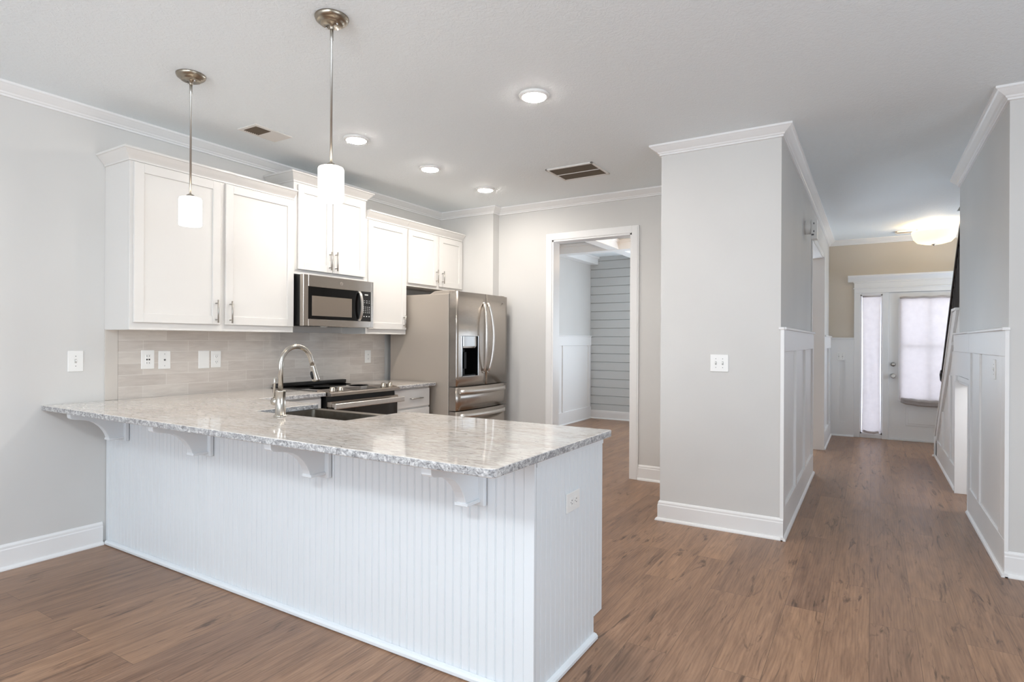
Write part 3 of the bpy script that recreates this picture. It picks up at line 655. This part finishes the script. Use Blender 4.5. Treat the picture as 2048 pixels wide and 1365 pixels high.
# ================================================================ peninsula
PX, PY, CT = -1.032, 1.850, .884
pen = thing('kitchen_peninsula', 'long white beadboard peninsula base below the granite overhang', 'peninsula', (-2.5, 2.15, 0))
bm = box(XL+.002, -2.93, PY+.012, 2.475, .10, CT-.001); bx(bm, XL+.002, PX-.012, PY+.012, 2.39, .001, .10)
bx(bm, -2.17, PX-.012, PY+.012, 2.475, .10, CT-.001); bx(bm, -2.93, -2.17, PY+.012, 2.475, .10, .64); bx(bm, -2.93, -2.17, PY+.012, 2.005, .64, CT-.001)
obj('carcass', bm, M_pen, pen)
def bead_prof(u0, u1, p=.0397):
    pts = [(u0, 0)]; u = u0
    while u+p <= u1+1e-6:
        for du, dn in ((p-.0085, 0), (p-.0070, -.0028), (p-.0055, -.0004), (p-.0032, -.0004), (p-.0018, -.0028), (p-.0003, 0)): pts.append((u+du, dn))
        u += p
    pts.append((u1, 0)); return pts
bm = new_bm()
fr_pts = []
segs = [(XL+.004, -3.160), (-3.142, -2.086), (-2.068, PX-.045)]
poly = []
for i, (a, b_) in enumerate(segs):
    poly += [(x, PY-dn) for x, dn in bead_prof(a, b_)]
    if i < 2:
        nx_ = segs[i+1][0]; poly += [(b_+.001, PY+.003), (b_+.0025, PY-.002), (nx_-.0025, PY-.002), (nx_-.001, PY+.003)]
poly += [(PX-.044, PY+.002), (PX-.042, PY-.002), (PX, PY-.002)]
poly += [(PX, PY+.011), (XL+.004, PY+.011)]
prism(bm, poly, 'z', .002, CT-.001)
obj('front_panel', bm, M_pen, pen)
bm = new_bm(); poly = [(PX+dn, y) for y, dn in bead_prof(PY+.013, 2.386)]
prism(bm, poly+[(PX-.011, 2.386), (PX-.011, PY+.013)], 'z', .002, CT-.001)
poly = [(PX+dn, y) for y, dn in bead_prof(2.3865, 2.475)]
prism(bm, poly+[(PX-.011, 2.475), (PX-.011, 2.3865)], 'z', .10, CT-.001)
bx(bm, PX-.002, PX+.004, PY+.013, 2.475, CT-.035, CT-.001)
obj('end_panel', bm, M_pen, pen)
pshoe = [(0, .001), (.013, .001), (.018, .006), (.018, .018), (.012, .026), (0, .030)]
obj('shoe_molding', sweep(new_bm(), [(XL+.032, PY-.002), (PX, PY-.002), (PX, 2.392)], [(d_, z_) for d_, z_ in pshoe], side=1), M_pen, pen)
# corbels
prof = [(0, 0), (-.285, 0), (-.285, -.018), (-.283, -.030), (-.275, -.038), (-.262, -.042), (-.235, -.046), (-.205, -.052), (-.175, -.062), (-.148, -.078), (-.122, -.102), (-.103, -.128), (-.092, -.150), (-.086, -.168), (-.084, -.176), (0, -.176)]
def corbel(xc):
    bm = new_bm(); prism(bm, [(PY-.020+y, CT-.001+z) for y, z in prof], 'x', xc-.022, xc+.022, .0015)
    bx(bm, xc-.030, xc+.030, PY-.108, PY-.004, CT-.186, CT-.172, .003)
    bx(bm, xc-.047, xc+.047, PY-.024, PY-.0035, CT-.200, CT-.001, .0025)
    return bm
for xr in (-3.875, -2.995, -2.083, -1.237):
    obj('corbel', corbel(xr-.047), M_pen, pen)
plate(PX, 2.163, 0, .660, .122, .078, 'sideduplex', 'white sideways outlet on the beadboard end of the peninsula', 'x', 1)

# countertops
def counter(name, pts, z0, z1, label, group, rad):
    """pts = list of (x,y,corner radius)"""
    out = []
    n_ = len(pts)
    for i, (x, y, r) in enumerate(pts):
        if r <= 0: out.append((x, y)); continue
        p = Vector((x, y)); a = (Vector(pts[i-1][:2])-p).normalized(); b_ = (Vector(pts[(i+1) % n_][:2])-p).normalized()
        c = p+(a+b_)*r; s = p+a*r-c; e_ = p+b_*r-c
        for k in range(7):
            t = k/6; v_ = s.lerp(e_, t).normalized()*r; out.append((c.x+v_.x, c.y+v_.y))
    bm = new_bm(); prism(bm, out, 'z', z0, z1, .0045, 3)
    o = obj(name, bm, M_gran, org=(pts[0][0], pts[0][1], z0)); o.data.materials.append(M_gedge)
    for p in o.data.polygons:
        if abs(p.normal.z) < .5: p.material_index = 1
    return tag(o, label, 'countertop', group)
SY0, SY1, SX0, SX1 = 2.028, 2.468, -2.905, -2.195
counter('countertop', [(XL+.001, 1.505, 0), (-.983, 1.505, .022), (-.983, SY1, .012), (SX1, SY1, .006), (SX1, SY0, .012), (SX0, SY0, .012), (SX0, SY1, .006), (-3.492, SY1, .004), (-3.492, 3.037, .006), (XL+.001, 3.037, 0)], .884, .914,
        'long pale granite countertop wrapping the peninsula around the sink', 'speckled granite countertops', 0)
counter('countertop', [(XL+.001, 3.800, 0), (-3.492, 3.800, .004), (-3.492, 4.345, .006), (XL+.001, 4.345, 0)], .884, .914,
        'short pale granite countertop between the range and the fridge', 'speckled granite countertops', 0)

# sink: stainless apron-front basin in the open cut-out
d = thing('kitchen_sink', 'rectangular stainless undermount sink basin behind the tall faucet', 'sink', (-2.55, 2.24, .65))
bm = new_bm(); zt, zb = .8835, .66; ox0, ox1, oy0, oy1 = SX0-.012, SX1+.012, SY0-.012, SY1+.022; ix0, ix1, iy0, iy1 = SX0+.002, SX1-.002, SY0+.002, SY1-.040
def ring(x0, x1, y0, y1, z, r=.018, k=4):
    vs = []
    for cx, cy, a0 in ((x1-r, y1-r, 0), (x0+r, y1-r, 90), (x0+r, y0+r, 180), (x1-r, y0+r, 270)):
        for i in range(k+1): a = math.radians(a0+90*i/k); vs.append(bm.verts.new((cx+r*math.cos(a), cy+r*math.sin(a), z)))
    return vs
R_ = [ring(ox0, ox1, oy0, oy1, zb-.01), ring(ox0, ox1, oy0, oy1, zt), ring(ix0, ix1, iy0, iy1, zt), ring(ix0+.004, ix1-.004, iy0+.004, iy1-.004, zb+.03), ring(ix0+.03, ix1-.03, iy0+.03, iy1-.03, zb+.005)]
for a, b_ in zip(R_, R_[1:]):
    for i in range(len(a)): bm.faces.new((a[i], a[(i+1) % len(a)], b_[(i+1) % len(a)], b_[i]))
bm.faces.new(R_[-1]); bm.faces.new(R_[0]); bmesh.ops.recalc_face_normals(bm, faces=bm.faces[:])
obj('basin', bm, M_sink, d)
obj('drain', lathe(new_bm(), [(.045, 0), (.045, .004), (.034, .003), (.030, -.001)], (-2.55, 2.24, zb+.006)), M_chrome, d)

# faucet
FXc, FYc, FZ = -2.583, 1.950, .914
d = thing('kitchen_faucet', 'tall brushed nickel gooseneck pull-down faucet standing behind the sink', 'faucet', (FXc, FYc, FZ))
obj('base', lathe(new_bm(), [(.033, 0), (.033, .006), (.029, .009), (.0255, .010), (.0250, .126), (.0265, .128), (.0265, .132), (.0240, .134), (.014, .135)], (FXc, FYc, FZ), n=36), M_nickel, d)
pts = [(FXc, FYc, FZ+.13), (FXc, FYc, FZ+.262)]
R0 = .097
for i in range(1, 17):
    a = math.pi*i/16*.93; pts.append((FXc, FYc+R0-R0*math.cos(a), FZ+.262+R0*math.sin(a)))
last = Vector(pts[-1]); dirv = (last-Vector(pts[-2])).normalized(); pts.append(tuple(last+dirv*.03))
obj('spout', tube(new_bm(), pts, .0125, 18), M_nickel, d)
e0 = last+dirv*.026; hd = tube(new_bm(), [e0, e0+dirv*.006, e0+dirv*.035, e0+dirv*.06, e0+dirv*.082, e0+dirv*.088, e0+dirv*.092], [.0135, .0150, .0165, .0190, .0215, .0215, .017], 20)
h = obj('spray_head', hd, M_nickel, d)
side = Vector((-.55, -.84, -.1)).normalized(); c = e0+dirv*.055+Vector((0, -.017, -.004))
bm = new_bm(); tube(bm, [c-dirv*.022, c-dirv*.012, c+dirv*.012, c+dirv*.022], [.005, .0085, .0085, .005], 10); obj('spray_button', bm, M_blackm, h)
bm = tube(new_bm(), [(FXc-.015, FYc, FZ+.075), (FXc-.052, FYc, FZ+.075), (FXc-.056, FYc, FZ+.075)], [.021, .021, .017], 24)
hb = obj('handle_hub', bm, M_nickel, d)
bm = tube(new_bm(), [(FXc-.048, FYc, FZ+.088), (FXc-.046, FYc-.004, FZ+.11), (FXc-.034, FYc-.010, FZ+.165), (FXc-.026, FYc-.014, FZ+.198)], [.0065, .006, .0062, .0075], 12)
obj('lever', bm, M_nickel, hb)

# ================================================================ base cabinets
BXF = -3.545
def base_cab(label, y0, y1, pull_y):
    d = thing('base_cabinet', label, 'cabinet', (XL, (y0+y1)/2, 0), 'white base cabinets along the wall')
    bm = box(XL+.002, BXF, y0, y1, .10, CT-.001); bx(bm, XL+.002, BXF-.07, y0, y1, .001, .10); obj('cabinet_box', bm, M_cab, d)
    dr = obj('drawer', box(BXF+.001, BXF+.020, y0+.012, y1-.012, .705, .868, .002), M_cab, d)
    obj('handle', pull_h(new_bm(), BXF+.020, pull_y-.085, pull_y+.085, .785), M_handle, dr)
    dd = obj('door', shaker(BXF, y0+.012, y1-.012, .125, .688), M_cab, d)
    obj('handle', pull(new_bm(), BXF+.020, y0+.05, .50, .66), M_handle, dd)
    return d
base_cab('white base cabinet tucked in the counter corner, range side facing the sink', 2.50, 3.030, 2.765)
base_cab('white base cabinet with bar-pull drawer between range and fridge', 3.805, 4.300, 4.085)

# ================================================================ range
d = thing('kitchen_range', 'slide-in stainless range with black glass oven door and four knobs', 'range', (-3.8, 3.42, 0))
ry0, ry1, rx = 3.043, 3.794, -3.445
obj('body', box(XL+.02, -3.505, ry0+.004, ry1-.004, .02, .878), M_blackm, d)
bm = box(XL+.02, -3.60, ry0, ry1, .906, .921, .004, 2)
cook = obj('cooktop', bm, M_cook, d)
for (x, y, r) in ((-3.98, 3.23, .085), (-3.98, 3.61, .10), (-3.75, 3.23, .11), (-3.75, 3.61, .085)):
    obj('burner_ring', lathe(new_bm(), [(r, .0), (r, .0006), (r-.003, .0006), (r-.003, 0)], (x, y, .9212), 'z', 36), M_oven, cook)
bm = prism(new_bm(), [(-3.602, .880), (-3.602, .926), (-3.585, .930), (-3.455, .911), (rx, .905), (rx, .884), (-3.47, .880)], 'y', ry0, ry1, .0015)
cp = obj('control_fascia', bm, M_steel, d)
obj('display', prism(new_bm(), [(-3.580, .9305), (-3.580, .925), (-3.476, .910), (-3.476, .9152)], 'y', 3.30, 3.555), M_oven, cp)
def knob(y):
    ax = Vector((.14, 0, .99)).normalized(); c = Vector((-3.505, y, .9185)); bm = new_bm()
    tube(bm, [c, c+ax*.004, c+ax*.010, c+ax*.026, c+ax*.031], [.024, .023, .0185, .0195, .015], 24); return bm
for y in (3.105, 3.185, 3.655, 3.735): obj('knob', knob(y), M_knob, d)
tube_ = tube(new_bm(), [(XL+.05, ry0+.02, .927), (XL+.05, ry1-.02, .927)], .0001, 4); tube_.free()
bm = new_bm(); bx(bm, XL+.03, XL+.085, ry0+.006, ry1-.004, .9215, .952, .012, 3); obj('back_vent', bm, M_blackm, d)
od = obj('oven_door', box(-3.503, -3.462, ry0+.008, ry1-.008, .155, .838, .004), M_oven, d)
obj('door_rim', box(-3.5025, -3.458, ry0+.006, ry1-.006, .800, .843, .003), M_steel, od)
bm = new_bm(); bx(bm, -3.410, -3.388, ry0-.006, ry1+.002, .790, .832, .008, 3)
for y in (ry0+.02, ry1-.045): bx(bm, -3.462, -3.405, y, y+.026, .797, .826, .004)
obj('handle', bm, M_steelb, od)
obj('warming_drawer', box(-3.503, -3.462, ry0+.008, ry1-.008, .03, .148, .004), M_steel, d)

# ================================================================ refrigerator
fy0, fy1 = 4.362, 5.250
d = thing('refrigerator', 'stainless french-door refrigerator with water dispenser and curved handles', 'refrigerator', (-3.7, 4.8, 0))
bm = box(-4.09, -3.362, fy0, fy1, .03, 1.750, .004); obj('body', bm, M_side, d)
for x in (-4.0, -3.42):
    for y in (fy0+.06, fy1-.06): obj('foot', lathe(new_bm(), [(.02, 0), (.018, .032)], (x, y, .0), 'z', 12), M_blackm, d)
for y in (fy0+.012, fy1-.092):
    bm = prism(new_bm(), [(-3.60, 1.749), (-3.54, 1.778), (-3.37, 1.782), (-3.30, 1.778), (-3.30, 1.766), (-3.362, 1.766), (-3.362, 1.749)], 'y', y, y+.08, .002)
    obj('hinge_cover', bm, M_side, d)
def fx(y): # bowed front
    t = (y-(fy0+fy1)/2)/((fy1-fy0)/2); return -3.276+.030*(1-t*t)
def bowed(y0, y1, z0, z1, cut=None):
    bm = new_bm(); N = 12; ys = [y0+(y1-y0)*i/N for i in range(N+1)]
    if cut: ys = sorted(set(ys+[cut[0], cut[1]]))
    zz = [z0, z1] if not cut else [z0, cut[2], cut[3], z1]
    G = {}
    for i, y in enumerate(ys):
        for j, z in enumerate(zz): G[i, j] = bm.verts.new((fx(y), y, z))
    n_ = len(ys); k = len(zz)
    for i in range(n_-1):
        for j in range(k-1):
            if cut and j == 1 and ys[i] >= cut[0]-1e-6 and ys[i+1] <= cut[1]+1e-6: continue
            bm.faces.new((G[i, j], G[i+1, j], G[i+1, j+1], G[i, j+1])).smooth = True
    xb = -3.352
    Bk = {(i, j): bm.verts.new((xb, y, z)) for i, y in enumerate(ys) for j, z in enumerate((z0, z1))}
    for i in range(n_-1):
        bm.faces.new((G[i, 0], G[i+1, 0], Bk[i+1, 0], Bk[i, 0])); bm.faces.new((G[i, k-1], G[i+1, k-1], Bk[i+1, 1], Bk[i, 1]))
        bm.faces.new((Bk[i, 0], Bk[i+1, 0], Bk[i+1, 1], Bk[i, 1]))
    for i in (0, n_-1):
        bm.faces.new([G[i, j] for j in range(k)]+[Bk[i, 1], Bk[i, 0]])
    bmesh.ops.recalc_face_normals(bm, faces=bm.faces[:]); return bm
ym = (fy0+fy1)/2
DC = (4.448, 4.682, .975, 1.352)
ld = obj('door', bowed(fy0, ym-.003, .882, 1.768, DC), M_steel, d)
rd = obj('door', bowed(ym+.003, fy1, .882, 1.768), M_steel, d)
ds = obj('dispenser', (lambda b_: (bx(b_, -3.335, -3.328, DC[0], DC[1], DC[2], DC[3]), bx(b_, -3.335, fx(4.45)-.002, DC[0], DC[0]+.006, DC[2], DC[3]), bx(b_, -3.335, fx(4.68)-.002, DC[1]-.006, DC[1], DC[2], DC[3]), bx(b_, -3.335, fx(4.5)-.001, DC[0], DC[1], DC[2], DC[2]+.012), b_)[-1])(new_bm()), M_black, ld)
obj('dispenser_display', prism(new_bm(), [(-3.33, 1.225), (fx(4.56)-.008, 1.240), (fx(4.56)-.001, 1.256), (fx(4.56)-.001, 1.350), (-3.33, 1.350)], 'y', DC[0]+.006, DC[1]-.006, .002), M_chrome, ds)
bm = new_bm(); bt = .005
for q in ((DC[0]-bt, DC[1]+bt, DC[3], DC[3]+bt), (DC[0]-bt, DC[1]+bt, DC[2]-bt, DC[2])): bx(bm, fx(4.5)-.006, fx(4.6)+.002, q[0], q[1], q[2], q[3], .001)
for q in ((DC[0]-bt, DC[0]), (DC[1], DC[1]+bt)): bx(bm, fx(q[0])-.006, fx(q[0])+.002, q[0], q[1], DC[2]-bt, DC[3]+bt, .001)
obj('dispenser_frame', bm, M_chrome, ds)
obj('paddle', box(-3.327, -3.315, 4.55, 4.585, 1.04, 1.20, .003), M_blackm, ds)
def arch(y, lean):
    pts = []; N = 18
    for i in range(N+1):
        t = i/N; z = 1.005+(1.675-1.005)*t; b_ = math.sin(math.pi*t)
        pts.append((fx(y)+.008+.048*b_**.6, y+lean*b_, z))
    bm = new_bm(); tube(bm, pts, .0125, 14)
    for t in (0, N): tube(bm, [(fx(y)-.002, y, pts[t][2]), (pts[t][0]+.006, y, pts[t][2])], .013, 12)
    return bm
obj('handle', arch(ym-.036, -.028), M_steelb, ld); obj('handle', arch(ym+.036, .028), M_steelb, rd)
bm = new_bm(); tube(bm, [(fx(5.15)+.001, 5.10+.008*i, 1.705+.0035*math.sin(i*1.3)) for i in range(10)], .0012, 6)
obj('badge', bm, M_steelb, rd)
for k, (z0, z1) in enumerate(((.655, .872), (.10, .645))):
    dr = obj('drawer', bowed(fy0, fy1, z0, z1), M_steel, d)
    zc = z1-.045; pts = []
    for i in range(17):
        t = i/16; y = fy0+.055+(fy1-fy0-.11)*t; pts.append((fx(y)+.006+.034*math.sin(math.pi*t)**.45, y, zc))
    bm = new_bm(); prev = None
    for (x, y, z) in pts:
        r = [bm.verts.new(p) for p in ((x-.008, y, z-.016), (x+.008, y, z-.019), (x+.008, y, z+.019), (x-.008, y, z+.016))]
        if prev:
            for q in range(4): bm.faces.new((prev[q], prev[(q+1) % 4], r[(q+1) % 4], r[q])).smooth = (q == 1)
        else: bm.faces.new(r)
        prev = r
    bm.faces.new(prev)
    for y in (fy0+.06, fy1-.085): bx(bm, fx(y)-.004, fx(y)+.012, y, y+.025, zc-.014, zc+.014)
    bmesh.ops.recalc_face_normals(bm, faces=bm.faces[:])
    obj('handle', bm, M_steelb, dr)
obj('toe_grille', box(-3.36, -3.33, fy0+.01, fy1-.01, .03, .092), M_blackm, d)

# ================================================================ hallway alarm, stair rail
d = thing('smoke_alarm', 'white round alarm with box cover high on the hallway wall', 'alarm', (HX, 5.9, 2.32))
obj('disc', lathe(new_bm(), [(.060, 0), (.062, .01), (.062, .045), (.055, .052)], (HX, 5.9, 2.345), 'x', 32), M_plate, d)
bm = box(HX+.052, HX+.10, 5.84, 5.96, 2.232, 2.405, .006, 2); cv = obj('cover', bm, M_plate, d)
for q in ((.070, .078, 2.36, 2.375), (.070, .078, 2.29, 2.305), (.055, .075, 2.262, 2.275)): obj('slot', box(HX+q[0], HX+q[1], 5.838, 5.841, q[2], q[3]), M_slot, cv)
d = thing('stair_railing', 'black handrail and balusters rising along the staircase beside the entry', 'railing', (RX+.06, 8.2, 0))
def zr(y): return 1.0+(8.36-y)*.905
bm = new_bm()
prism(bm, [(8.36, zr(8.36)-.035), (8.36, zr(8.36)+.02), (6.2, zr(6.2)+.02), (6.2, zr(6.2)-.035)], 'x', RX+.035, RX+.085, .008, 2)
tube(bm, [(RX+.06, 8.34, zr(8.36)-.005), (RX+.055, 8.41, zr(8.36)-.02), (RX+.05, 8.45, zr(8.36)-.06), (RX+.05, 8.43, zr(8.36)-.12), (RX+.055, 8.40, zr(8.36)-.15)], [.026, .028, .026, .022, .012], 12)
obj('handrail', bm, M_iron, d)
bm = lathe(new_bm(), [(.03, .0), (.03, .12), (.016, .2), (.022, .5), (.014, .62), (.018, .84)], (RX+.065, 8.385, 0), 'z', 12); obj('newel_post', bm, M_iron, d)
for i in range(19):
    y = 8.26-.1*i; zb_ = zs(y)+.024
    bm = lathe(new_bm(), [(.012, zb_), (.012, zb_+.10), (.019, zb_+.16), (.012, zb_+.22), (.011, zr(y)-.17), (.016, zr(y)-.12), (.012, zr(y)-.034)], (RX+.06, y, 0), 'z', 10)
    obj('baluster', bm, M_iron, d)
for o in bpy.data.objects:
    if '_o' in o: del o['_o']
